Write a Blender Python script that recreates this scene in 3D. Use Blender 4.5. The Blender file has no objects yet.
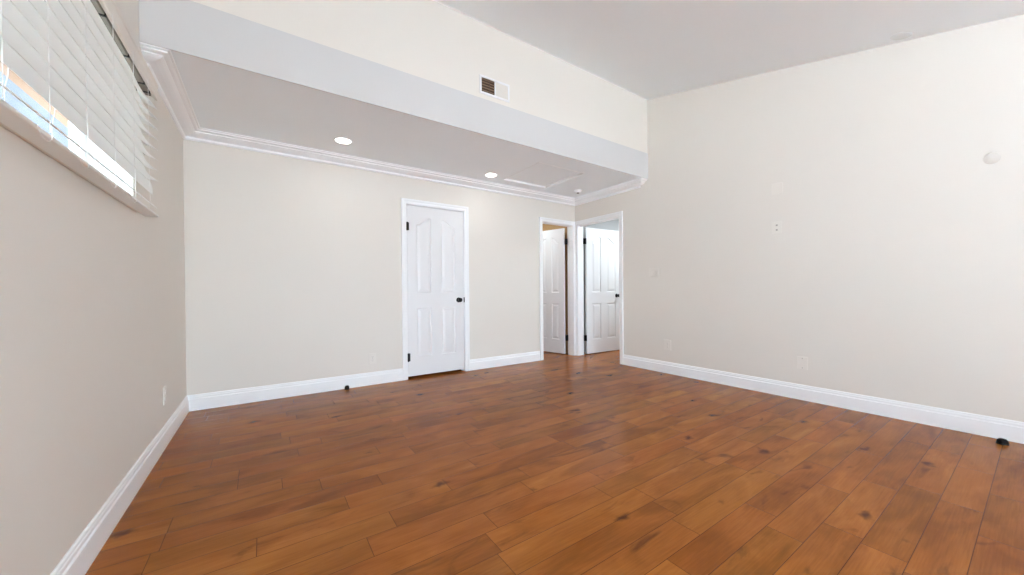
import bpy, bmesh, math, random
from mathutils import Vector, Matrix
from mathutils.geometry import tessellate_polygon

random.seed(4)
SC = bpy.context.scene
COL = SC.collection
R = math.radians

# ------------------------------------------------------------------ room measures (metres)
XL, XR = -0.568, 4.088            # left and right wall faces
YB = 4.21                         # back wall face
YF = 2.885                        # face of the dropped soffit
YR = -3.40                        # rear wall, behind the camera, set far back for even light
ZS, ZT = 2.45, 2.774              # soffit underside, top of its white fascia
ZC, KC = 3.464, 0.2405            # vaulted ceiling height at YF and its fall towards the rear
TW = 0.12                         # inner wall thickness
YK = -1.20                        # the slope ends here and the ceiling runs on level behind the camera
def zceil(y): return ZC - KC * (YF - max(y, YK))

# ------------------------------------------------------------------ camera
cam = bpy.data.objects.new('camera', bpy.data.cameras.new('camera'))
COL.objects.link(cam)
yaw, pit, rol = R(34.2488), R(-0.3518), R(-0.4842)
F = Vector((math.sin(yaw)*math.cos(pit), math.cos(yaw)*math.cos(pit), math.sin(pit)))
RR = Vector((math.cos(yaw), -math.sin(yaw), 0)); UU = RR.cross(F)
R2 = RR*math.cos(rol) + UU*math.sin(rol); U2 = UU*math.cos(rol) - RR*math.sin(rol)
M = Matrix((R2, U2, -F)).transposed().to_4x4(); M.translation = (0, 0, 1.0192)
cam.matrix_world = M
cam.data.sensor_width = 36; cam.data.lens = 363.76*36/1024
cam.data.shift_y = 6.27/1024; cam.data.clip_start = 0.05
SC.camera = cam

# ------------------------------------------------------------------ sky: bluish, with a bright hazy side behind the room
W = bpy.data.worlds.new('sky'); SC.world = W; W.use_nodes = True
nt = W.node_tree; nt.nodes.clear()
out = nt.nodes.new('ShaderNodeOutputWorld'); bg = nt.nodes.new('ShaderNodeBackground')
tc = nt.nodes.new('ShaderNodeTexCoord'); dot = nt.nodes.new('ShaderNodeVectorMath'); dot.operation = 'DOT_PRODUCT'
dot.inputs[1].default_value = Vector((0.35, -0.92, 0.25)).normalized()
mr = nt.nodes.new('ShaderNodeMapRange'); mr.interpolation_type = 'SMOOTHSTEP'
mr.inputs['From Min'].default_value = -0.1; mr.inputs['From Max'].default_value = 0.95
mr.inputs['To Min'].default_value = 0; mr.inputs['To Max'].default_value = 1
mx = nt.nodes.new('ShaderNodeMix'); mx.data_type = 'RGBA'
SKY_DIM = (0.225, 0.275, 0.345); SKY_BRIGHT = (3.3, 4.1, 4.85)
mx.inputs[6].default_value = (*SKY_DIM, 1); mx.inputs[7].default_value = (*SKY_BRIGHT, 1)
nt.links.new(tc.outputs['Generated'], dot.inputs[0]); nt.links.new(dot.outputs['Value'], mr.inputs['Value'])
nt.links.new(mr.outputs['Result'], mx.inputs[0]); nt.links.new(mx.outputs[2], bg.inputs['Color'])
bg.inputs['Strength'].default_value = 1.0
nt.links.new(bg.outputs[0], out.inputs[0])

sun = bpy.data.lights.new('sun', 'SUN'); sun.energy = 36; sun.angle = R(0.6); sun.color = (1, 1, 1)
so = bpy.data.objects.new('sun', sun); COL.objects.link(so)      # high sun over the roof: lights the added ground outside, stays out of the room
so.rotation_euler = Vector((-0.30, -0.32, -0.90)).to_track_quat('-Z', 'Y').to_euler()

def portal(name, loc, rot, sx, sy):
    l = bpy.data.lights.new(name, 'AREA'); l.shape = 'RECTANGLE'; l.size = sx; l.size_y = sy
    l.cycles.is_portal = True
    o = bpy.data.objects.new(name, l); COL.objects.link(o); o.location = loc; o.rotation_euler = rot
    return o
# sky portals in the unseen rear opening, added for daylight, and in the high side window
RX0, RX1, RZ0, RZ1 = -0.45, 2.45, 0.05, 2.05
portal('rear_opening_portal', ((RX0+RX1)/2, YR-0.14, (RZ0+RZ1)/2), (R(90), 0, 0), RX1-RX0, RZ1-RZ0)
LY0, LY1, LZ0, LZ1 = -3.10, -1.25, 0.05, 2.05      # unseen opening added in the left wall to light the right wall
portal('left_opening_portal', (XL-0.19, (LY0+LY1)/2, (LZ0+LZ1)/2), (0, R(-90), 0), LZ1-LZ0, LY1-LY0)
WY0, WY1, WZ0, WZ1 = 0.90, 2.655, 1.505, 2.12
portal('side_window_portal', (XL-0.19, (WY0+WY1)/2, (WZ0+WZ1)/2), (0, R(-90), 0), WZ1-WZ0, WY1-WY0)

VS = SC.view_settings
SC.display_settings.display_device = 'sRGB'
VS.view_transform = 'Standard'; VS.look = 'None'; VS.gamma = 1; VS.use_curve_mapping = False
VS.exposure = 1.74
SC.cycles.max_bounces = 20; SC.cycles.diffuse_bounces = 14; SC.cycles.transparent_max_bounces = 16; SC.cycles.use_denoising = True
SC.cycles.caustics_reflective = False; SC.cycles.caustics_refractive = False

# ------------------------------------------------------------------ materials
def lin(r, g, b):
    f = lambda c: (c/255/12.92) if c/255 <= 0.04045 else ((c/255+0.055)/1.055)**2.4
    return (f(r), f(g), f(b), 1)
def mat(name, col, rough=0.6, metal=0, emit=None, es=0, spec=0.5, bump=None, mott=0.0):
    m = bpy.data.materials.new(name); m.use_nodes = True
    n = m.node_tree; b = n.nodes['Principled BSDF']
    b.inputs['Base Color'].default_value = col; b.inputs['Roughness'].default_value = rough
    b.inputs['Metallic'].default_value = metal; b.inputs['Specular IOR Level'].default_value = spec
    t = n.nodes.new('ShaderNodeTexCoord')
    if emit: b.inputs['Emission Color'].default_value = emit; b.inputs['Emission Strength'].default_value = es
    if mott:
        ns = n.nodes.new('ShaderNodeTexNoise'); ns.inputs['Scale'].default_value = 2.2; ns.inputs['Detail'].default_value = 3
        mp = n.nodes.new('ShaderNodeMapRange'); mp.inputs['To Min'].default_value = 1-mott; mp.inputs['To Max'].default_value = 1+mott
        mu = n.nodes.new('ShaderNodeVectorMath'); mu.operation = 'SCALE'; mu.inputs[0].default_value = col[:3]
        n.links.new(t.outputs['Object'], ns.inputs['Vector']); n.links.new(ns.outputs['Fac'], mp.inputs['Value'])
        n.links.new(mp.outputs['Result'], mu.inputs['Scale']); n.links.new(mu.outputs[0], b.inputs['Base Color'])
    if bump:
        sc, st, d = bump
        ns = n.nodes.new('ShaderNodeTexNoise'); ns.inputs['Scale'].default_value = sc; ns.inputs['Detail'].default_value = 2
        bp = n.nodes.new('ShaderNodeBump'); bp.inputs['Strength'].default_value = st; bp.inputs['Distance'].default_value = d
        n.links.new(t.outputs['Object'], ns.inputs['Vector']); n.links.new(ns.outputs['Fac'], bp.inputs['Height'])
        n.links.new(bp.outputs['Normal'], b.inputs['Normal'])
    return m
M_WALL = mat('cream_wall_paint', lin(226, 222, 214), 0.55, bump=(90, 0.12, 0.002), mott=0.012, spec=0.35)
M_CEIL = mat('white_ceiling_paint', lin(240, 246, 249), 0.7, bump=(120, 0.10, 0.002), mott=0.01, spec=0.3)
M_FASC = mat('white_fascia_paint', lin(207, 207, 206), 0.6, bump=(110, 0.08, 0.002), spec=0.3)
M_TRIM = mat('white_trim_paint', lin(243, 245, 246), 0.32, bump=(40, 0.03, 0.002))
M_DOOR = mat('white_door_paint', lin(232, 233, 234), 0.35, bump=(60, 0.04, 0.002))
M_BLACK = mat('matte_black_metal', lin(14, 14, 14), 0.4, 0.6, bump=(200, 0.05, 0.001))
M_RUB = mat('black_rubber', lin(12, 8, 7), 0.6, spec=0.2, bump=(200, 0.05, 0.001))
M_PLATE = mat('white_plastic', lin(229, 225, 217), 0.4, bump=(200, 0.02, 0.001))
M_PATCH = mat('cover_plate_paint', lin(224, 229, 230), 0.6, bump=(200, 0.02, 0.001))
M_PATCHW = mat('wall_cover_paint', lin(214, 209, 201), 0.6, bump=(200, 0.02, 0.001))
M_HOLE = mat('dark_slot', lin(90, 84, 78), 0.8, bump=(200, 0.02, 0.001))
M_JACK = mat('grey_jack', lin(176, 171, 164), 0.8, bump=(200, 0.02, 0.001))
M_LOUV = mat('brown_louver', lin(150, 126, 104), 0.6, bump=(200, 0.02, 0.001))
M_DUCT = mat('brown_duct_shade', lin(74, 54, 40), 0.8, bump=(60, 0.3, 0.003), mott=0.2)
M_LENS = mat('lit_lens', lin(255, 255, 250), 0.4, emit=(1, 0.97, 0.92, 1), es=2)
M_HEAD = mat('shaded_headrail_metal', lin(120, 112, 100), 0.45, bump=(100, 0.02, 0.001))  # dark beige metal, with shade behind the valance mixed into the colour
M_CORD = mat('white_cord', lin(236, 236, 232), 0.7, bump=(600, 0.2, 0.0005))
M_VAL = mat('painted_valance', lin(228, 223, 214), 0.5, bump=(60, 0.03, 0.001))
M_EAVE = mat('beige_eave_paint', lin(172, 161, 146), 0.8, bump=(40, 0.1, 0.003), mott=0.03)
M_TAN = mat('tan_ceiling_paint', lin(186, 150, 104), 0.7, bump=(90, 0.12, 0.002), mott=0.02)
M_VINYL = mat('white_vinyl', lin(238, 240, 242), 0.3, bump=(90, 0.02, 0.001))
M_YARD = mat('yard_bounce_ground', lin(66, 65, 63), 0.95, bump=(8, 0.3, 0.01), mott=0.1)  # added ground, tone set for the light it throws on the eave
M_GREY = mat('dimmed_room_paint', lin(186, 186, 186), 0.7, bump=(90, 0.12, 0.002), mott=0.02)  # grey stands in for the dimness inside the side room
M_GROUND = mat('pale_bounce_ground', lin(161, 168, 175), 0.9, bump=(8, 0.3, 0.01), mott=0.1)  # colour of the added ground that bounces sun into the room

def slat_mat():
    m = bpy.data.materials.new('white_blind_slat'); m.use_nodes = True
    n = m.node_tree; b = n.nodes['Principled BSDF']
    b.inputs['Base Color'].default_value = lin(240, 240, 237); b.inputs['Roughness'].default_value = 0.45
    tr = n.nodes.new('ShaderNodeBsdfTranslucent'); tr.inputs['Color'].default_value = (0.9, 0.9, 0.88, 1)
    ms = n.nodes.new('ShaderNodeMixShader'); ms.inputs[0].default_value = 0.22
    t = n.nodes.new('ShaderNodeTexCoord'); mp = n.nodes.new('ShaderNodeMapping'); mp.inputs['Scale'].default_value = (60, 4, 60)
    ns = n.nodes.new('ShaderNodeTexNoise'); ns.inputs['Scale'].default_value = 3
    bp = n.nodes.new('ShaderNodeBump'); bp.inputs['Strength'].default_value = 0.05; bp.inputs['Distance'].default_value = 0.001
    n.links.new(t.outputs['Object'], mp.inputs[0]); n.links.new(mp.outputs[0], ns.inputs['Vector'])
    n.links.new(ns.outputs['Fac'], bp.inputs['Height']); n.links.new(bp.outputs[0], b.inputs['Normal'])
    o = n.nodes['Material Output']
    n.links.new(b.outputs[0], ms.inputs[1]); n.links.new(tr.outputs[0], ms.inputs[2]); n.links.new(ms.outputs[0], o.inputs[0])
    return m
M_SLAT = slat_mat()

def glass_mat():
    m = bpy.data.materials.new('window_glass'); m.use_nodes = True
    n = m.node_tree; n.nodes.remove(n.nodes['Principled BSDF'])
    tr = n.nodes.new('ShaderNodeBsdfTransparent'); tr.inputs[0].default_value = (0.96, 0.98, 0.98, 1)
    gl = n.nodes.new('ShaderNodeBsdfGlossy'); gl.inputs['Roughness'].default_value = 0.02
    ms = n.nodes.new('ShaderNodeMixShader')
    ms.inputs[0].default_value = 0.05; n.links.new(tr.outputs[0], ms.inputs[1]); n.links.new(gl.outputs[0], ms.inputs[2])
    n.links.new(ms.outputs[0], n.nodes['Material Output'].inputs[0])
    return m
M_GLASS = glass_mat()

def floor_mat():
    m = bpy.data.materials.new('hand_scraped_maple_planks'); m.use_nodes = True
    n = m.node_tree; L = n.links; b = n.nodes['Principled BSDF']
    def nd(t, **k):
        x = n.nodes.new(t)
        for a, v in k.items(): setattr(x, a, v)
        return x
    def math_(op, a, c=None, d=None):
        x = nd('ShaderNodeMath', operation=op)
        for i, v in enumerate((a, c, d)):
            if v is None: continue
            if isinstance(v, (int, float)): x.inputs[i].default_value = v
            else: L.new(v, x.inputs[i])
        return x.outputs[0]
    t = nd('ShaderNodeTexCoord'); s = nd('ShaderNodeSeparateXYZ'); L.new(t.outputs['Object'], s.inputs[0])
    X, Y = s.outputs[0], s.outputs[1]
    PW = 0.1303
    v = math_('DIVIDE', math_('SUBTRACT', Y, 0.158), PW)
    row = math_('FLOOR', v); fr = math_('FRACT', v)
    wn = nd('ShaderNodeTexWhiteNoise', noise_dimensions='1D'); L.new(row, wn.inputs['W'])
    u = math_('ADD', math_('DIVIDE', X, 0.70), math_('MULTIPLY', wn.outputs['Value'], 57.0))
    u = math_('ADD', u, math_('MULTIPLY', row, 61.7))
    vo = nd('ShaderNodeTexVoronoi', voronoi_dimensions='1D', feature='F1'); L.new(u, vo.inputs['W']); vo.inputs['Scale'].default_value = 1; vo.inputs['Randomness'].default_value = 0.75
    ve = nd('ShaderNodeTexVoronoi', voronoi_dimensions='1D', feature='DISTANCE_TO_EDGE'); L.new(u, ve.inputs['W']); ve.inputs['Scale'].default_value = 1; ve.inputs['Randomness'].default_value = 0.75
    sc = nd('ShaderNodeSeparateColor'); L.new(vo.outputs['Color'], sc.inputs[0])
    rnd, rnd2, rnd3 = sc.outputs[0], sc.outputs[1], sc.outputs[2]
    # seams
    dv = math_('MULTIPLY', math_('MINIMUM', fr, math_('SUBTRACT', 1.0, fr)), PW)
    du = math_('MULTIPLY', ve.outputs['Distance'], 0.70)
    d = math_('MINIMUM', dv, du)
    seam = nd('ShaderNodeMapRange', interpolation_type='SMOOTHSTEP'); L.new(d, seam.inputs['Value'])
    seam.inputs['From Min'].default_value = 0.0002; seam.inputs['From Max'].default_value = 0.0019
    # per plank coordinates for the grain
    cx = nd('ShaderNodeCombineXYZ'); L.new(math_('ADD', X, math_('MULTIPLY', rnd, 40.0)), cx.inputs[0])
    L.new(math_('ADD', Y, math_('MULTIPLY', rnd2, 17.0)), cx.inputs[1]); L.new(math_('MULTIPLY', rnd3, 9.0), cx.inputs[2])
    def noise(scale, sx, sy, det, dist=0):
        mp = nd('ShaderNodeMapping'); mp.inputs['Scale'].default_value = (sx, sy, 1); L.new(cx.outputs[0], mp.inputs[0])
        x = nd('ShaderNodeTexNoise'); x.inputs['Scale'].default_value = scale; x.inputs['Detail'].default_value = det
        x.inputs['Distortion'].default_value = dist; L.new(mp.outputs[0], x.inputs['Vector']); return x.outputs['Fac']
    fine = noise(7, 1, 20, 3, 0.2); broad = noise(2.4, 1, 3.2, 3, 0.8); blot = noise(2.6, 1, 2.6, 5, 1.6)
    ramp = nd('ShaderNodeValToRGB'); cr = ramp.color_ramp
    cr.elements[0].position = 0.0; cr.elements[0].color = lin(100, 56, 22)
    cr.elements[1].position = 1.0; cr.elements[1].color = lin(196, 128, 58)
    e = cr.elements.new(0.35); e.color = lin(134, 76, 30)
    e = cr.elements.new(0.62); e.color = lin(162, 97, 41)
    f = math_('ADD', math_('MULTIPLY', rnd3, 0.20), math_('MULTIPLY', broad, 0.74))
    f = math_('ADD', f, math_('MULTIPLY', math_('SUBTRACT', fine, 0.5), 0.30))
    f = math_('ADD', f, 0.01)
    L.new(f, ramp.inputs[0])
    # dark mineral streaks and knots
    kn = nd('ShaderNodeMapRange', interpolation_type='SMOOTHSTEP'); L.new(blot, kn.inputs['Value'])
    kn.inputs['From Min'].default_value = 0.58; kn.inputs['From Max'].default_value = 0.80; kn.inputs['To Min'].default_value = 0; kn.inputs['To Max'].default_value = 0.78
    mk = nd('ShaderNodeMix', data_type='RGBA'); L.new(kn.outputs[0], mk.inputs[0]); L.new(ramp.outputs[0], mk.inputs[6]); mk.inputs[7].default_value = lin(78, 40, 22)
    # sparse round knots
    vk = nd('ShaderNodeTexVoronoi', voronoi_dimensions='2D', feature='F1'); vk.inputs['Scale'].default_value = 1.9
    mpk = nd('ShaderNodeMapping'); mpk.inputs['Scale'].default_value = (0.6, 1.2, 1)
    dn = nd('ShaderNodeTexNoise'); dn.inputs['Scale'].default_value = 16; L.new(t.outputs['Object'], dn.inputs['Vector'])
    av = nd('ShaderNodeVectorMath', operation='MULTIPLY_ADD'); av.inputs[1].default_value = (0.07, 0.07, 0)
    L.new(dn.outputs['Color'], av.inputs[0]); L.new(t.outputs['Object'], av.inputs[2])
    L.new(av.outputs[0], mpk.inputs[0]); L.new(mpk.outputs[0], vk.inputs['Vector'])
    sk = nd('ShaderNodeSeparateColor'); L.new(vk.outputs['Color'], sk.inputs[0])
    k1 = nd('ShaderNodeMapRange', interpolation_type='SMOOTHSTEP'); L.new(vk.outputs['Distance'], k1.inputs['Value'])
    k1.inputs['From Min'].default_value = 0.075; k1.inputs['From Max'].default_value = 0.012; k1.inputs['To Min'].default_value = 0; k1.inputs['To Max'].default_value = 0.85
    kg = math_('MULTIPLY', k1.outputs[0], math_('GREATER_THAN', sk.outputs[0], 0.45))
    m2 = nd('ShaderNodeMix', data_type='RGBA'); L.new(kg, m2.inputs[0]); L.new(mk.outputs[2], m2.inputs[6]); m2.inputs[7].default_value = lin(70, 34, 16)
    mk = m2
    # reddish / golden hue per plank
    hs = nd('ShaderNodeHueSaturation'); L.new(math_('ADD', 0.4975, math_('MULTIPLY', rnd2, 0.007)), hs.inputs['Hue'])
    L.new(mk.outputs[2], hs.inputs['Color']); hs.inputs['Saturation'].default_value = 1.0
    ms = nd('ShaderNodeMix', data_type='RGBA'); L.new(seam.outputs[0], ms.inputs[0]); ms.inputs[6].default_value = lin(70, 36, 20); L.new(hs.outputs[0], ms.inputs[7])
    L.new(ms.outputs[2], b.inputs['Base Color'])
    rg = nd('ShaderNodeMapRange'); L.new(fine, rg.inputs['Value']); rg.inputs['To Min'].default_value = 0.20; rg.inputs['To Max'].default_value = 0.26
    L.new(rg.outputs[0], b.inputs['Roughness'])
    b.inputs['Specular IOR Level'].default_value = 0.10
    hgt = math_('ADD', math_('MULTIPLY', seam.outputs[0], 0.6), math_('MULTIPLY', broad, 0.9))
    hgt = math_('ADD', hgt, math_('MULTIPLY', fine, 0.02))
    bp = nd('ShaderNodeBump'); bp.inputs['Strength'].default_value = 0.35; bp.inputs['Distance'].default_value = 0.0025
    L.new(hgt, bp.inputs['Height']); L.new(bp.outputs[0], b.inputs['Normal'])
    return m
M_FLOOR = floor_mat()

# ------------------------------------------------------------------ mesh helpers
class MB:
    def __init__(s): s.bm = bmesh.new()
    def box(s, x0, x1, y0, y1, z0, z1):
        v = [s.bm.verts.new(p) for p in ((x0,y0,z0),(x1,y0,z0),(x1,y1,z0),(x0,y1,z0),(x0,y0,z1),(x1,y0,z1),(x1,y1,z1),(x0,y1,z1))]
        for f in ((0,3,2,1),(4,5,6,7),(0,1,5,4),(1,2,6,5),(2,3,7,6),(3,0,4,7)): s.bm.faces.new([v[i] for i in f])
        return s
    def hexa(s, pts):
        v = [s.bm.verts.new(p) for p in pts]
        for f in ((0,3,2,1),(4,5,6,7),(0,1,5,4),(1,2,6,5),(2,3,7,6),(3,0,4,7)): s.bm.faces.new([v[i] for i in f])
        return s
    def sweep(s, prof, stations):
        """prof: list of (d, z); stations: list of functions (d,z)->point; open profile closed into a loop, capped at both ends"""
        rings = [[s.bm.verts.new(st(d, z)) for d, z in prof] for st in stations]
        n = len(prof)
        for a, b in zip(rings, rings[1:]):
            for i in range(n): s.bm.faces.new((a[i], a[(i+1) % n], b[(i+1) % n], b[i]))
        s.bm.faces.new(rings[0][::-1]); s.bm.faces.new(rings[-1])
        return s
    def lathe(s, prof, n=32, mtx=None):
        """prof: (r, h) pairs turned about local Z"""
        mtx = mtx or Matrix(); rings = []
        for r, h in prof:
            if r < 1e-6: rings.append([s.bm.verts.new(mtx @ Vector((0, 0, h)))])
            else: rings.append([s.bm.verts.new(mtx @ Vector((r*math.cos(2*math.pi*i/n), r*math.sin(2*math.pi*i/n), h))) for i in range(n)])
        for a, b in zip(rings, rings[1:]):
            for i in range(n):
                j = (i+1) % n
                if len(a) == 1 and len(b) == 1: continue
                if len(a) == 1: s.bm.faces.new((a[0], b[i], b[j]))
                elif len(b) == 1: s.bm.faces.new((a[i], a[j], b[0]))
                else: s.bm.faces.new((a[i], a[j], b[j], b[i]))
        return s
    def tube(s, pts, r, n=8):
        rings = []
        for k, p in enumerate(pts):
            p = Vector(p); d = (Vector(pts[min(k+1, len(pts)-1)]) - Vector(pts[max(k-1, 0)])).normalized()
            a = d.orthogonal().normalized(); b2 = d.cross(a)
            if rings:
                a = (prev - d*prev.dot(d)).normalized(); b2 = d.cross(a)
            prev = a
            rings.append([s.bm.verts.new(p + (a*math.cos(2*math.pi*i/n) + b2*math.sin(2*math.pi*i/n))*r) for i in range(n)])
        for a, b in zip(rings, rings[1:]):
            for i in range(n): s.bm.faces.new((a[i], a[(i+1) % n], b[(i+1) % n], b[i]))
        s.bm.faces.new(rings[0][::-1]); s.bm.faces.new(rings[-1])
        return s
    def build(s, name, m, parent=None, bevel=0, smooth=False, loc=None):
        bmesh.ops.recalc_face_normals(s.bm, faces=s.bm.faces)
        me = bpy.data.meshes.new(name); s.bm.to_mesh(me); s.bm.free(); me.materials.append(m)
        o = bpy.data.objects.new(name, me); COL.objects.link(o)
        if parent: o.parent = parent
        if loc: o.location = loc
        if bevel:
            md = o.modifiers.new('bevel', 'BEVEL'); md.width = bevel; md.segments = 2; md.limit_method = 'ANGLE'; md.angle_limit = R(40)
        if smooth:
            for p in me.polygons: p.use_smooth = True
            try: me.set_sharp_from_angle(angle=R(40))
            except Exception: pass
        return o
def empty(name, loc=(0,0,0), rz=0, parent=None):
    o = bpy.data.objects.new(name, None); COL.objects.link(o); o.location = loc; o.rotation_euler = (0, 0, rz)
    o.empty_display_size = 0.1
    if parent: o.parent = parent
    return o
def tag(o, label=None, cat=None, group=None, kind=None):
    if label: o['label'] = label
    if cat: o['category'] = cat
    if group: o['group'] = group
    if kind: o['kind'] = kind
    return o
def struct(o, label, cat): return tag(o, label, cat, kind='structure')

# ------------------------------------------------------------------ openings
D1 = (1.383, 2.122, 2.050)            # closed door in the back wall: x0, x1, top
D2 = (3.420, 4.030, 2.050)            # narrow doorway in the back wall
D3 = (3.343, 4.150, 2.050)            # doorway in the right wall: y0, y1, top
J = 0.016                             # jamb board thickness
YB2 = YB + TW; XR2 = XR + TW

# ------------------------------------------------------------------ floor
struct(MB().box(XL-0.2, 6.3, YR-0.15, 6.2, -0.06, 0).build('floor', M_FLOOR),
       'glossy reddish brown hardwood plank floor across the whole room', 'floor')

# ------------------------------------------------------------------ walls
w = MB(); TOPB = 2.60
w.box(XL-0.2, D1[0]-J, YB, YB2, 0, TOPB)
w.box(D1[0]-J, D1[1]+J, YB, YB2, D1[2]+J, TOPB)
w.box(D1[1]+J, D2[0]-J, YB, YB2, 0, TOPB)
w.box(D2[0]-J, D2[1]+J, YB, YB2, D2[2]+J, TOPB)
w.box(D2[1]+J, XR2, YB, YB2, 0, TOPB)
struct(w.build('wall_back', M_WALL), 'cream painted back wall under the dropped soffit, with two doorways', 'wall')

w = MB()
def vslab(y0, y1, z0):                       # right wall piece up to the sloped ceiling
    w.hexa([(XR,y0,z0),(XR2,y0,z0),(XR2,y1,z0),(XR,y1,z0),
            (XR,y0,zceil(y0)+0.06),(XR2,y0,zceil(y0)+0.06),(XR2,y1,zceil(y1)+0.06),(XR,y1,zceil(y1)+0.06)])
vslab(YR-0.15, YK, 0); vslab(YK, D3[0]-J, 0); vslab(D3[0]-J, D3[1]+J, D3[2]+J); vslab(D3[1]+J, YB, 0)
struct(w.build('wall_right', M_WALL), 'long tall cream wall on the right rising to the sloped ceiling', 'wall')

w = MB(); XO = XL-0.20
def lslab(y0, y1, z0, z1=None):
    za, zb = (z1, z1) if z1 else (zceil(y0)+0.06, zceil(y1)+0.06)
    w.hexa([(XO,y0,z0),(XL,y0,z0),(XL,y1,z0),(XO,y1,z0),(XO,y0,za),(XL,y0,za),(XL,y1,zb),(XO,y1,zb)])
lslab(YR-0.15, LY0, 0); lslab(LY0, LY1, LZ1); lslab(LY0, LY1, 0, LZ0); lslab(LY1, YK, 0); lslab(YK, WY0, 0); lslab(WY0, WY1, 0, WZ0); lslab(WY0, WY1, WZ1); lslab(WY1, YB, 0)
struct(w.build('wall_left', M_WALL), 'cream wall on the left below and around the high window', 'wall')

w = MB(); ztop = zceil(YR) + 0.06
w.box(XO, RX0, YR-0.15, YR, 0, ztop); w.box(RX1, XR2, YR-0.15, YR, 0, ztop)
w.box(RX0, RX1, YR-0.15, YR, RZ1, ztop); w.box(RX0, RX1, YR-0.15, YR, 0, RZ0)
struct(w.build('wall_rear', M_WALL), 'cream rear wall behind the camera with a wide opening added for daylight', 'wall')

w = MB().box(XL, XR, YF, YF+0.12, ZT, ZC+0.06)
struct(w.build('wall_upper', M_WALL), 'cream upper wall above the white soffit, with the air register in it', 'wall')

# vaulted ceiling
ya, yb = YK, YF+0.12
w = MB().box(XO, XR2, YR-0.15, YK, zceil(YK), zceil(YK)+0.1).hexa([(XO,ya,zceil(ya)),(XR2,ya,zceil(ya)),(XR2,yb,zceil(yb)),(XO,yb,zceil(yb)),
               (XO,ya,zceil(ya)+0.1),(XR2,ya,zceil(ya)+0.1),(XR2,yb,zceil(yb)+0.1),(XO,yb,zceil(yb)+0.1)])
struct(w.build('ceiling', M_CEIL), 'high white sloped ceiling above the tall part of the room', 'ceiling')

# dropped soffit with the hatch opening left in it
HX0, HX1, HY0, HY1 = 2.535, 3.24, 3.165, 3.91
w = MB()
w.box(XL, HX0, YF+0.001, YB, ZS, ZT); w.box(HX1, XR, YF+0.001, YB, ZS, ZT)
w.box(HX0, HX1, YF+0.001, HY0, ZS, ZT); w.box(HX0, HX1, HY1, YB, ZS, ZT); w.box(HX0, HX1, HY0, HY1, ZS+0.06, ZT)
struct(w.build('ceiling_soffit', M_CEIL), 'low white ceiling of the dropped soffit along the back wall', 'ceiling')
w = MB().box(XL, XR, YF-0.010, YF+0.001, ZS-0.002, ZT)
struct(w.build('trim_1', M_FASC, bevel=0.003), 'broad white fascia band on the front of the soffit', 'fascia')
# small cove strip between upper wall and sloped ceiling
w = MB()
prof = [(0, 0.02), (0, -0.058), (0.010, -0.058), (0.050, -0.018), (0.055, 0.02)]
w.sweep(prof, [lambda d, z: (XL, YF-d, ZC+0.052+z - KC*d), lambda d, z: (XR, YF-d, ZC+0.052+z - KC*d)])
struct(w.build('trim_2', M_TRIM), 'thin white strip where the upper wall meets the sloped ceiling', 'trim')

# crown moulding under the soffit: left wall, back wall, right wall, mitred
CP = [(0, 0), (0, -0.086), (0.011, -0.086), (0.019, -0.080), (0.019, -0.063), (0.012, -0.060), (0.020, -0.056), (0.050, -0.052),
      (0.074, -0.044), (0.090, -0.034), (0.090, -0.028), (0.084, -0.024), (0.106, -0.022), (0.114, -0.018), (0.114, -0.010), (0.108, -0.008), (0.126, -0.007), (0.128, 0)]
w = MB()
YE = YF - 0.004 + 0.128                 # mitred returns at both soffit ends
w.sweep(CP, [lambda d, z: (XL, YE-d, ZS+z), lambda d, z: (XL+d, YE-d, ZS+z), lambda d, z: (XL+d, YB-d, ZS+z),
             lambda d, z: (XR-d, YB-d, ZS+z), lambda d, z: (XR-d, YE-d, ZS+z), lambda d, z: (XR, YE-d, ZS+z)])
struct(w.build('trim_3', M_TRIM), 'stepped white crown moulding around the soffit ceiling', 'crown moulding')

# baseboards
BP = [(0, 0), (0, 0.139), (0.004, 0.139), (0.008, 0.133), (0.008, 0.125), (0.011, 0.120), (0.011, 0.106), (0.016, 0.100), (0.017, 0.0)]
def baseboard(name, runs, label):
    w = MB()
    for st in runs: w.sweep(BP, st)
    struct(w.build(name, M_TRIM), label, 'baseboard')
CW = 0.060
baseboard('baseboard_left', [[lambda d, z: (XL+d, YR, z), lambda d, z: (XL+d, YB-d, z)]], 'white baseboard along the left wall')
baseboard('baseboard_back', [[lambda d, z: (XL+d, YB-d, z), lambda d, z: (D1[0]-CW, YB-d, z)],
                             [lambda d, z: (D1[1]+CW, YB-d, z), lambda d, z: (D2[0]-CW-0.01, YB-d, z)]], 'white baseboard along the back wall on both sides of the closed door')
baseboard('baseboard_right', [[lambda d, z: (XR-d, D3[0]-CW, z), lambda d, z: (XR-d, YR, z)]], 'white baseboard along the right wall')

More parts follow.
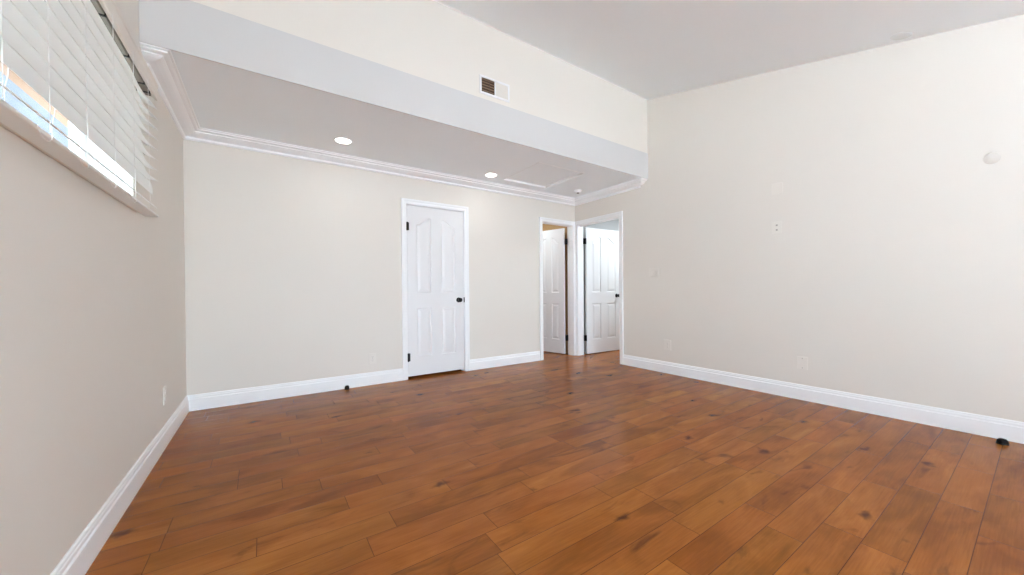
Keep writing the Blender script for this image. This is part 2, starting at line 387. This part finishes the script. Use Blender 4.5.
# ------------------------------------------------------------------ doors
def ppanel(x0, x1, z0, zt, rise, side, e):
    """outline of a moulded panel shrunk by e; the top is a shoulder curve, high on the inner side (side=+1: right is high)"""
    a, b, lo = x0+e, x1-e, z0+e
    pts = [(a, lo), (b, lo)]
    n = 14 if rise else 1
    for i in range(n+1):
        t = i/n; x = b + (a-b)*t
        u = (x-x0)/(x1-x0); u = u if side > 0 else 1-u
        if rise: s = min(max((u-0.05)/0.80, 0), 1); s = s*s*(3-2*s)
        else: s = 0
        pts.append((x, zt + rise*s - e))
    return pts
def door_slab(Wd, Hd, parent, T=0.035):
    s = Wd/0.724; H = Hd
    specs = []
    for side in (1, -1):
        if side > 0: xa, xb = 0.113*s, 0.292*s
        else: xa, xb = 0.424*s, 0.608*s
        specs.append((xa, xb, 0.222, 0.803, 0, side)); specs.append((xa, xb, 0.986, 1.800, 0.082, side))
    bm = bmesh.new()
    rings_def = [(0, 0), (0.005, 0.007), (0.011, 0.010), (0.020, 0.009), (0.044, 0.002), (0.050, 0.0015)]
    for y0, sg in ((0.0, 1), (T, -1)):
        loops = [[Vector((0, 0, 0)), Vector((Wd, 0, 0)), Vector((Wd, H, 0)), Vector((0, H, 0))]]
        for sp in specs: loops.append([Vector((x, z, 0)) for x, z in ppanel(*sp, 0)])
        flat = [p for l in loops for p in l]
        vs = [bm.verts.new((p.x, y0, p.y)) for p in flat]
        for t in tessellate_polygon(loops):
            try: bm.faces.new([vs[i] for i in t])
            except ValueError: pass
        if sg > 0: front = vs[:4]
        else: back = vs[:4]
        k = 4
        for sp, lp in zip(specs, loops[1:]):
            prev = vs[k:k+len(lp)]; k += len(lp)
            for e, dep in rings_def[1:]:
                cur = [bm.verts.new((x, y0 + sg*dep, z)) for x, z in ppanel(*sp, e)]
                n = len(cur)
                for i in range(n): bm.faces.new((prev[i], prev[(i+1) % n], cur[(i+1) % n], cur[i]))
                prev = cur
            bm.faces.new(prev)
    for i in range(4): bm.faces.new((front[i], front[(i+1) % 4], back[(i+1) % 4], back[i]))
    mb = MB(); mb.bm.free(); mb.bm = bm
    return mb.build('door_panel', M_DOOR, parent)
def hinge(parent, x, y, z, leafdir=1):
    m = MB()
    m.lathe([(0, -0.050), (0.008, -0.050), (0.010, -0.044), (0.010, 0.044), (0.008, 0.050), (0, 0.050)], 14, Matrix.Translation((x, y, z)))
    m.box(x, x+0.024*leafdir, y+0.006, y+0.0105, z-0.046, z+0.046)
    return m
CA = [(0, 0), (0, 0.011), (0.010, 0.014), (0.034, 0.015), (0.040, 0.019), (0.060, 0.020), (0.060, 0)]   # (across, out)

def door_frame_back(parent, x0, x1, zt, xl=CW, xr=CW, depth=TW):
    c = MB()
    def ring(u, v, i):            # i: 0 left foot, 1 left head, 2 right head, 3 right foot
        return [(x0-0.004-u*xl/CW, YB-v, 0), (x0-0.004-u*xl/CW, YB-v, zt+0.004+u), (x1+0.004+u*xr/CW, YB-v, zt+0.004+u), (x1+0.004+u*xr/CW, YB-v, 0)][i]
    c.sweep(CA, [lambda u, v, i=i: ring(u, v, i) for i in range(4)])
    c.build('door_casing', M_TRIM, parent)
    j = MB()
    j.box(x0-J, x0, YB-0.002, YB+depth, 0, zt+J); j.box(x1, x1+J, YB-0.002, YB+depth, 0, zt+J); j.box(x0, x1, YB-0.002, YB+depth, zt, zt+J)
    return j

# door 1: closed, in the back wall
d1 = struct(empty('door_1', (0, 0, 0)), 'closed white four panel door with a black knob in the back wall', 'door')
j = door_frame_back(d1, *D1)
j.box(D1[0], D1[0]+0.012, YB+0.042, YB+0.075, 0, D1[2]); j.box(D1[1]-0.012, D1[1], YB+0.042, YB+0.075, 0, D1[2]); j.box(D1[0], D1[1], YB+0.042, YB+0.075, D1[2]-0.012, D1[2])
j.build('door_jamb', M_TRIM, d1)
sl = door_slab(0.731, 2.014, d1); sl.location = (D1[0]+0.004, YB+0.004, 0.030)
mt = Matrix.Translation((D1[1]-0.078, YB+0.004, 0.918)) @ Matrix.Rotation(R(90), 4, 'X')
KP = [(0, -0.001), (0.032, -0.001), (0.032, 0.005), (0.026, 0.010), (0.013, 0.012), (0.011, 0.030), (0.020, 0.038), (0.027, 0.048), (0.028, 0.056), (0.022, 0.064), (0.010, 0.068), (0, 0.068)]
MB().lathe(KP, 28, mt).build('door_knob', M_BLACK, d1, smooth=True)
MB().box(D1[1]-0.006, D1[1]+0.010, YB-0.006, YB+0.010, 0.918-0.032, 0.918+0.032).build('strike_plate', M_BLACK, d1, bevel=0.002)
for z in (1.794, 0.256):
    hinge(d1, D1[0]+0.003, YB-0.012, z).build('hinge', M_BLACK, d1, smooth=True)

# door 2: narrow open door beyond the back wall
d2 = struct(empty('door_2', (0, 0, 0)), 'narrow doorway by the corner with its white panel door swung away', 'door')
door_frame_back(d2, *D2, xr=0.054).build('door_jamb', M_TRIM, d2)
HP2 = (4.012, YB2+0.030)
sw = empty('swung_leaf', (HP2[0], HP2[1], 0.012), R(103.2), d2)
o = door_slab(0.600, 2.018, sw)
# leaf children are parented straight to the door so that parts stay one level down
def reparent(o, root, e):
    mw = Matrix.Translation(e.location) @ Matrix.Rotation(e.rotation_euler.z, 4, 'Z') @ o.matrix_basis
    o.parent = root; o.matrix_basis = mw
o.location = (0.006, -0.0, 0)
reparent(o, d2, sw)
for sd in (-1, 1):
    y = 0 if sd < 0 else 0.035
    k = MB().lathe(KP, 28, Matrix.Translation((0.535, y, 0.918)) @ Matrix.Rotation(R(90) if sd < 0 else R(-90), 4, 'X')).build('door_knob', M_BLACK, sw, smooth=True)
    reparent(k, d2, sw)
bpy.data.objects.remove(sw)
for z in (1.812, 0.267):
    m = MB(); m.lathe([(0, -0.046), (0.013, -0.046), (0.014, -0.040), (0.014, 0.040), (0.013, 0.046), (0, 0.046)], 14, Matrix.Translation((4.012, YB2+0.012, z)))
    m.box(3.985, 4.0305, YB2-0.006, YB2+0.004, z-0.045, z+0.045)
    m.build('hinge', M_BLACK, d2, smooth=True)

# door 3: open door beyond the right wall
d3 = struct(empty('door_3', (0, 0, 0)), 'open white panel door with a black knob seen through the right wall doorway', 'door')
c = MB(); y0, y1, zt = D3
def ring3(u, v, i):
    return [(XR-v, y0-0.004-u, 0), (XR-v, y0-0.004-u, zt+0.004+u), (XR-v, y1+0.004+u*0.052/CW, zt+0.004+u), (XR-v, y1+0.004+u*0.052/CW, 0)][i]
c.sweep(CA, [lambda u, v, i=i: ring3(u, v, i) for i in range(4)]); c.build('door_casing', M_TRIM, d3)
j = MB(); j.box(XR-0.002, XR2, y0-J, y0, 0, zt+J); j.box(XR-0.002, XR2, y1, y1+J, 0, zt+J); j.box(XR-0.002, XR2, y0, y1, zt, zt+J)
j.box(XR+0.045, XR+0.080, y0, y0+0.012, 0, zt); j.box(XR+0.045, XR+0.080, y0, y1, zt-0.012, zt)
j.build('door_jamb', M_TRIM, d3)
sw = empty('swung_leaf', (XR2+0.045, 4.132, 0.012), R(-2.1), d3)
o = door_slab(0.790, 2.022, sw); o.location = (0.004, 0, 0); reparent(o, d3, sw)
for sd in (-1, 1):
    y = 0 if sd < 0 else 0.035
    k = MB().lathe(KP, 28, Matrix.Translation((0.690, y, 0.925)) @ Matrix.Rotation(R(90) if sd < 0 else R(-90), 4, 'X')).build('door_knob', M_BLACK, sw, smooth=True)
    reparent(k, d3, sw)
bpy.data.objects.remove(sw)
for z in (1.812, 0.267):
    m = MB(); m.lathe([(0, -0.046), (0.013, -0.046), (0.014, -0.040), (0.014, 0.040), (0.013, 0.046), (0, 0.046)], 14, Matrix.Translation((XR2+0.028, 4.130, z)))
    m.box(XR2-0.002, XR2+0.050, 4.136, 4.151, z-0.045, z+0.045)
    m.build('hinge', M_BLACK, d3, smooth=True)

# ------------------------------------------------------------------ rooms beyond the doorways
w = MB()
w.box(2.60, 2.72, YB2, 5.9, 0, 2.6); w.box(XR, XR2, YB2, 5.9, 0, 2.6); w.box(2.60, XR2, 5.8, 5.9, 0, 2.6)
struct(w.build('wall_narrow_room', M_TAN), 'tan walls of the small room behind the narrow doorway', 'wall')
struct(MB().box(2.60, XR2, YB2, 5.9, 2.44, 2.6).build('ceiling_narrow_room', M_TAN), 'tan ceiling glimpsed above the narrow open door', 'ceiling')
w = MB()
w.box(XR2, 6.2, YB2, YB2+0.1, 0, 2.6); w.box(XR2, 6.2, 2.3, 2.4, 0, 2.6); w.box(6.1, 6.2, 2.3, YB2, 0, 2.6)
struct(w.build('wall_side_room', M_GREY), 'walls of the room behind the right wall doorway, greyed to look dim', 'wall')
struct(MB().box(XR2, 6.2, 2.3, YB2+0.1, 2.44, 2.6).build('ceiling_side_room', M_GREY), 'ceiling of the room behind the right wall doorway, greyed to look dim', 'ceiling')
w = MB()  # unseen box added behind the door against light leaks
w.box(1.1, 1.2, YB2, 5.0, 0, 2.6); w.box(2.45, 2.55, YB2, 5.0, 0, 2.6); w.box(1.1, 2.55, 4.9, 5.0, 0, 2.6); w.box(1.1, 2.55, YB2, 5.0, 2.44, 2.6)
struct(w.build('wall_light_block', M_WALL), 'unseen box added behind the closed door to keep sky light out', 'wall')
# lights added in the two rooms beyond to brighten their doors
def room_fill(name, loc, size, power, col=(1, 0.95, 0.88)):
    l = bpy.data.lights.new(name, 'AREA'); l.shape = 'DISK'; l.size = size; l.energy = power; l.color = col
    o = bpy.data.objects.new(name, l); COL.objects.link(o); o.location = loc; return o
room_fill('narrow_room_fill', (3.3, 5.0, 2.42), 0.3, 4.5, (0.80, 0.93, 1.0))
room_fill('side_room_fill', (5.2, 3.3, 2.42), 0.3, 11, (0.84, 0.94, 1.0))

# ------------------------------------------------------------------ side window
win = struct(empty('window_1', (0, 0, 0)), 'high horizontal window in the left wall behind the white blind', 'window')
w = MB(); gx = XL-0.165
w.box(gx-0.03, gx+0.02, WY0, WY1, WZ0, WZ0+0.028); w.box(gx-0.03, gx+0.02, WY0, WY1, WZ1-0.04, WZ1)
w.box(gx-0.03, gx+0.02, WY0, WY0+0.04, WZ0, WZ1); w.box(gx-0.03, gx+0.02, WY1-0.04, WY1, WZ0, WZ1)
w.box(gx-0.02, gx+0.015, 1.52, 1.56, WZ0, WZ1)
w.build('window_frame', M_VINYL, win, bevel=0.003)
MB().box(gx-0.006, gx-0.002, WY0+0.03, WY1-0.03, WZ0+0.02, WZ1-0.03).build('window_pane', M_GLASS, win)
w = MB()
w.box(XL, XL+0.014, WY0-0.13, 2.785, 1.466, WZ0); w.box(XL, XL+0.014, WY1, 2.785, WZ0, 2.17); w.box(XL, XL+0.014, WY0-0.13, WY0, WZ0, 2.17); w.box(XL, XL+0.014, WY0, WY1, WZ1, 2.17)
w.build('window_casing', M_VAL, win, bevel=0.003)

# ------------------------------------------------------------------ blind
bl = tag(empty('window_blind', (-0.508, 1.8, 1.45)), 'white horizontal slat blind lowered over the high window in the left wall', 'blind')
def bpart(mb, name, m, **k):
    o = mb.build(name, m, bl, **k); o.matrix_parent_inverse = Matrix.Translation((0.508, -1.8, -1.45)); return o
BX = -0.508; BY0, BY1 = 0.84, 2.775
bpart(MB().box(BX-0.040, BX+0.006, BY0, BY1-0.006, 2.108, 2.168), 'headrail', M_HEAD, bevel=0.003)
v = MB()
v.sweep([(0, 2.095), (0.011, 2.095), (0.013, 2.103), (0.011, 2.112), (0.011, 2.160), (0.015, 2.168), (0.015, 2.178), (0, 2.178)],
        [lambda d, z: (-0.490+d, BY0-0.02, z), lambda d, z: (-0.490+d, BY1+0.004, z)])
v.box(-0.567, -0.490, BY1-0.006, BY1+0.004, 2.110, 2.176); v.box(-0.567, -0.490, BY0-0.02, BY0-0.01, 2.110, 2.176)
bpart(v, 'valance', M_VAL)
CORDS = [1.10, 1.30, 1.515, 1.767, 2.036, 2.300, 2.552]
for y in (1.70, 2.065, 2.36, 2.62, 2.72):
    bpart(MB().box(BX-0.042, BX+0.010, y-0.005, y+0.005, 2.104, 2.170), 'bracket', M_BLACK)
SW, PITCH, NS = 0.0645, 0.0565, 9
def smooth01(t): t = min(max(t, 0), 1); return t*t*(3-2*t)
def slat(zc, closed, open_, k):
    bm = bmesh.new(); ny, nw = 60, 6
    rings = []
    for i in range(ny+1):
        y = BY0 + (BY1-BY0-0.004)*i/ny
        # the string at the far end is slack: the upper slats fall open towards it
        span = 0.12 + 0.03*k
        t = smooth01((y-(BY1-span))/span)
        th = R(closed + (open_-closed)*t)
        ring = []
        for side in (0, 1):
            for q in (range(nw+1) if side == 0 else range(nw, -1, -1)):
                s = (q/nw-0.5)*SW; crown = 0.0035*(1-(2*q/nw-1)**2) + (0.0014 if side == 0 else -0.0014)
                px = s*math.cos(th) + crown*math.sin(th)
                pz = -s*math.sin(th) + crown*math.cos(th)
                ring.append(bm.verts.new((BX+px, y, zc+pz)))
        rings.append(ring)
    n = len(rings[0])
    for a, b in zip(rings, rings[1:]):
        for i in range(n): bm.faces.new((a[i], a[(i+1) % n], b[(i+1) % n], b[i]))
    bm.faces.new(rings[0][::-1]); bm.faces.new(rings[-1])
    mb = MB(); mb.bm.free(); mb.bm = bm
    return mb
for k in range(NS):
    zc = 1.574 + PITCH*k + 0.029
    bpart(slat(zc, 84, 84 if k == 0 else 24, k), 'slat', M_SLAT, smooth=True)
bpart(slat(1.516, 44, 44, 0), 'slat', M_SLAT, smooth=True)
bpart(MB().sweep([(-0.028, 1.449), (0.026, 1.449), (0.029, 1.452), (0.029, 1.458), (0.026, 1.461), (-0.028, 1.461), (-0.029, 1.458), (-0.029, 1.452)],
                 [lambda d, z: (BX+d, BY0, z), lambda d, z: (BX+d, BY1, z)]), 'bottom_rail', M_SLAT, bevel=0.002)
for y in CORDS:
    for dx in (-0.034, 0.034):
        pts = []
        for i in range(25):
            z = 2.110 - (2.110-1.458)*i/24
            lo = max(0, (1.60-z)/0.14)
            pts.append((BX+dx+0.004*math.sin(lo*math.pi)*(1 if dx > 0 else -1), y-0.010*math.sin(lo*math.pi), z))
        bpart(MB().tube(pts, 0.0010, 6), 'ladder_cord', M_CORD, smooth=True)
for y in (1.49, 1.74, 2.01, 2.28):       # slack pull cord loops hanging under the rail
    pts = [(BX+0.034, y+0.0-0.040*math.cos(math.pi*i/16), 1.456-0.026*math.sin(math.pi*i/16)) for i in range(17)]
    bpart(MB().tube(pts, 0.0009, 6), 'slack_cord', M_CORD, smooth=True)

# outside: eave over the window and added ground that bounces light
w = MB().box(-1.50, XO, -0.5, 14.0, 2.60, 2.74).box(-1.52, -1.50, -0.5, 14.0, 2.60, 2.80)
struct(w.build('roof_eave', M_EAVE), 'beige roof eave outside the high window', 'eave')
struct(MB().box(-15, 15, -30, YR-0.15, -0.12, -0.04).box(-15, XO, YR-0.15, -0.4, -0.12, -0.04).build('ground_bounce', M_GROUND), 'pale ground added outside the unseen openings to bounce sunlight indoors', 'ground')

struct(MB().box(-15, XO, -0.4, 14, -0.12, -0.04).build('ground_yard_bounce', M_YARD), 'dark ground added outside the high window to bounce light onto the eave', 'ground')

# ------------------------------------------------------------------ soffit fittings
def downlight(x, y, label):
    t = tag(empty('recessed_light', (x, y, ZS)), label, 'light', 'recessed ceiling lights in the soffit')
    MB().lathe([(0.065, 0.001), (0.080, 0.001), (0.080, -0.003), (0.077, -0.005), (0.069, -0.004), (0.065, -0.002)], 40).build('trim_ring', M_TRIM, t, smooth=True)
    MB().lathe([(0, 0.0), (0.067, 0.0), (0.066, -0.004), (0, -0.004)], 40).build('lens', M_LENS, t, smooth=True)
    l = bpy.data.lights.new('recessed_lamp', 'AREA'); l.shape = 'DISK'; l.size = 0.14; l.energy = 0.3; l.color = (1, 0.97, 0.93); l.spread = R(150)
    o = bpy.data.objects.new('recessed_lamp', l); COL.objects.link(o); o.parent = t; o.location = (0, 0, -0.008)
    return t
downlight(0.628, 3.718, 'lit round recessed light in the soffit, the one nearer the window wall')
downlight(2.313, 3.832, 'lit round recessed light in the soffit beside the access hatch')

h = tag(empty('access_hatch', (HX0, HY0, ZS)), 'square white attic access hatch set into the soffit ceiling', 'hatch')
MB().box(0.004, HX1-HX0-0.004, 0.004, HY1-HY0-0.004, 0.022, 0.040).build('hatch_panel', M_CEIL, h)
w = MB(); a, b = HX1-HX0, HY1-HY0
w.box(0, 0.006, 0, b, -0.003, 0.05); w.box(a-0.006, a, 0, b, -0.003, 0.05); w.box(0.006, a-0.006, 0, 0.006, -0.003, 0.05); w.box(0.006, a-0.006, b-0.006, b, -0.003, 0.05)
w.build('hatch_frame', M_TRIM, h)

sd = tag(empty('smoke_detector', (3.708, 3.754, ZS)), 'small round white smoke detector on the soffit beside the hatch', 'smoke detector')
MB().lathe([(0, 0.0), (0.052, 0.0), (0.052, -0.010), (0.050, -0.012), (0, -0.012)], 36).build('base_plate', M_TRIM, sd, smooth=True)
MB().lathe([(0, -0.012), (0.046, -0.012), (0.046, -0.020), (0.040, -0.030), (0.026, -0.034), (0, -0.034)], 36).build('housing', M_TRIM, sd, smooth=True)
MB().lathe([(0, -0.034), (0.020, -0.034), (0.017, -0.040), (0, -0.041)], 30).build('sensor_cap', M_HOLE, sd, smooth=True)

# ------------------------------------------------------------------ air register on the upper wall
vx0, vx1, vz0, vz1 = 1.626, 1.950, 2.818, 2.985
v = tag(empty('air_register', (vx0, YF, vz0)), 'white rectangular air register high on the upper wall, dark slots on its left half', 'vent')
w_, h_ = vx1-vx0, vz1-vz0; mid = 0.165; b = 0.020
m = MB()
m.box(0, w_, -0.010, 0, 0, b); m.box(0, w_, -0.010, 0, h_-b, h_); m.box(0, b, -0.010, 0, b, h_-b); m.box(w_-b, w_, -0.010, 0, b, h_-b); m.box(mid-0.007, mid+0.007, -0.010, 0, b, h_-b)
m.build('frame', M_DOOR, v, bevel=0.0025)
MB().box(b, mid-0.007, -0.0030, -0.0004, b, h_-b).build('duct_shade_panel', M_DUCT, v)  # flat dark panel, shade of the brown duct cavity painted into it
for i in range(5):
    z = b + 0.012 + i*(h_-2*b-0.012)/4.6
    s = MB().hexa([(b,-0.0035,z),(mid-0.007,-0.0035,z),(mid-0.007,-0.0030,z+0.001),(b,-0.0030,z+0.001),(b,-0.0080,z+0.004),(mid-0.007,-0.0080,z+0.004),(mid-0.007,-0.0075,z+0.0052),(b,-0.0075,z+0.0052)])
    s.build('louver', M_LOUV, v)
x = b + (mid-b)/2 + 0.012
MB().box(x, x+0.002, -0.009, -0.003, b, h_-b).build('divider', M_HOLE, v)
MB().box(mid+0.007, w_-b, -0.0020, -0.0004, b, h_-b).build('backing', M_PATCH, v)
for i in range(11):
    xx = mid+0.012 + i*(w_-b-mid-0.018)/10
    MB().hexa([(xx,-0.0025,b),(xx+0.001,-0.0020,b),(xx+0.008,-0.0080,b),(xx+0.007,-0.0085,b),(xx,-0.0025,h_-b),(xx+0.001,-0.0020,h_-b),(xx+0.008,-0.0080,h_-b),(xx+0.007,-0.0085,h_-b)]).build('fin', M_PLATE, v)

# ------------------------------------------------------------------ wall plates (local x across, local y out of the wall, local z up)
def plate_root(name, cx, cy, cz, wall, label, cat, group=None):
    rz = {'right': R(90), 'back': R(180), 'left': R(-90)}[wall]
    return tag(empty(name, (cx, cy, cz), rz), label, cat, group)
def plate(root, pw, ph, t=0.006):
    MB().box(-pw/2, pw/2, -0.0005, t, -ph/2, ph/2).build('plate', M_PLATE, root, bevel=0.0022)
def duplex(root, pw=0.076, ph=0.118):
    plate(root, pw, ph)
    for s in (-1, 1):
        r = MB().lathe([(0, 0.0), (0.0165, 0.0), (0.0165, 0.0085), (0, 0.0085)], 24, Matrix.Translation((0, 0, s*0.0195)) @ Matrix.Rotation(R(-90), 4, 'X')).build('receptacle', M_PLATE, root)
        m = MB(); m.box(-0.0075, -0.0050, 0.008, 0.0090, s*0.0195-0.001, s*0.0195+0.008); m.box(0.0050, 0.0075, 0.008, 0.0090, s*0.0195-0.001, s*0.0195+0.008)
        m.lathe([(0, 0.008), (0.0028, 0.008), (0.0028, 0.0090), (0, 0.0090)], 12, Matrix.Translation((0, 0, s*0.0195-0.007)) @ Matrix.Rotation(R(-90), 4, 'X'))
        m.build('slots', M_JACK, r)
    MB().lathe([(0, 0.005), (0.0035, 0.005), (0.003, 0.0072), (0, 0.0072)], 12, Matrix.Rotation(R(-90), 4, 'X')).build('screw', M_JACK, root)
duplex(plate_root('wall_outlet', 0.985, YB, 0.288, 'back', 'white duplex outlet on the back wall left of the closed door', 'outlet'))
duplex(plate_root('wall_outlet', XR, 2.615, 0.345, 'right', 'white duplex outlet low on the right wall nearest the doorway', 'outlet'), 0.086, 0.130)
duplex(plate_root('wall_outlet', XL, 3.366, 0.335, 'left', 'white outlet low on the left wall near the corner, seen edge on', 'outlet'))
t = plate_root('cable_wall_plate', XR, 1.262, 0.338, 'right', 'white wall plate low on the right wall with a screw above and below', 'wall plate')
plate(t, 0.080, 0.118)
for s in (-1, 1):
    MB().lathe([(0, 0.005), (0.0045, 0.005), (0.004, 0.0075), (0, 0.0075)], 14, Matrix.Translation((0, 0, s*0.043)) @ Matrix.Rotation(R(-90), 4, 'X')).build('screw', M_JACK, t)
t = plate_root('light_switch', XR, 2.796, 1.242, 'right', 'white triple rocker light switch on the right wall beside the doorway', 'light switch')
plate(t, 0.150, 0.118)
for i in (-1, 0, 1):
    MB().hexa([(i*0.045-0.0165,0.005,-0.033),(i*0.045+0.0165,0.005,-0.033),(i*0.045+0.0165,0.0125,-0.033),(i*0.045-0.0165,0.0125,-0.033),
               (i*0.045-0.0165,0.005,0.033),(i*0.045+0.0165,0.005,0.033),(i*0.045+0.0165,0.0075,0.033),(i*0.045-0.0165,0.0075,0.033)]).build('rocker', M_PLATE, t, bevel=0.001)
t = plate_root('jack_plate', XR, 1.460, 1.613, 'right', 'white wall plate with two dark jack holes midway up the right wall', 'wall plate')
plate(t, 0.080, 0.116)
for s in (-1, 1):
    MB().box(-0.008, 0.008, 0.004, 0.0072, s*0.022-0.008, s*0.022+0.008).build('jack', M_JACK, t, bevel=0.001)
t = plate_root('blank_wall_plate', XR, 1.456, 1.985, 'right', 'blank white wall plate on the right wall above the two jack plate', 'wall plate')
plate(t, 0.090, 0.110, 0.005)
for s in (-1, 1):
    MB().lathe([(0, 0.004), (0.003, 0.004), (0.003, 0.0058), (0, 0.0058)], 12, Matrix.Translation((0, 0, s*0.030)) @ Matrix.Rotation(R(-90), 4, 'X')).build('screw', M_PLATE, t)
t = MB().lathe([(0, -0.001), (0.036, -0.001), (0.036, 0.002), (0.033, 0.004), (0, 0.005)], 32, Matrix.Rotation(R(-90), 4, 'Y')).build('round_wall_cover', M_PATCHW, smooth=True, loc=(XR, 0.207, 1.894))
tag(t, 'faint round painted cover at the far right of the right wall', 'cover plate')
t = MB().lathe([(0, 0.001), (0.058, 0.001), (0.058, -0.002), (0.053, -0.005), (0, -0.006)], 36).build('round_ceiling_cover', M_PATCH, smooth=True)
t.location = (3.983, 0.616, zceil(0.616)); t.rotation_euler = (math.atan(KC), 0, 0)
tag(t, 'faint round painted cover on the sloped ceiling close to the right wall', 'cover plate')

# ------------------------------------------------------------------ door stops on the floor
def stop(x, y, r, hh, label):
    t = tag(empty('door_stop', (x, y, 0)), label, 'door stop', 'black dome door stops')
    MB().lathe([(0, 0.0), (r, 0.0), (r, 0.006), (r*0.96, 0.008), (0, 0.008)], 32).build('base', M_BLACK, t, smooth=True)
    MB().lathe([(r*0.90, 0.007), (r*0.92, hh*0.45), (r*0.82, hh*0.72), (r*0.55, hh*0.93), (r*0.25, hh*0.99), (0, hh)], 32).build('dome', M_RUB, t, smooth=True)
stop(0.712, 4.160, 0.0250, 0.042, 'small black round door stop on the floor left of the closed door')
stop(3.962, 0.160, 0.027, 0.036, 'black dome door stop on the floor against the right wall baseboard')
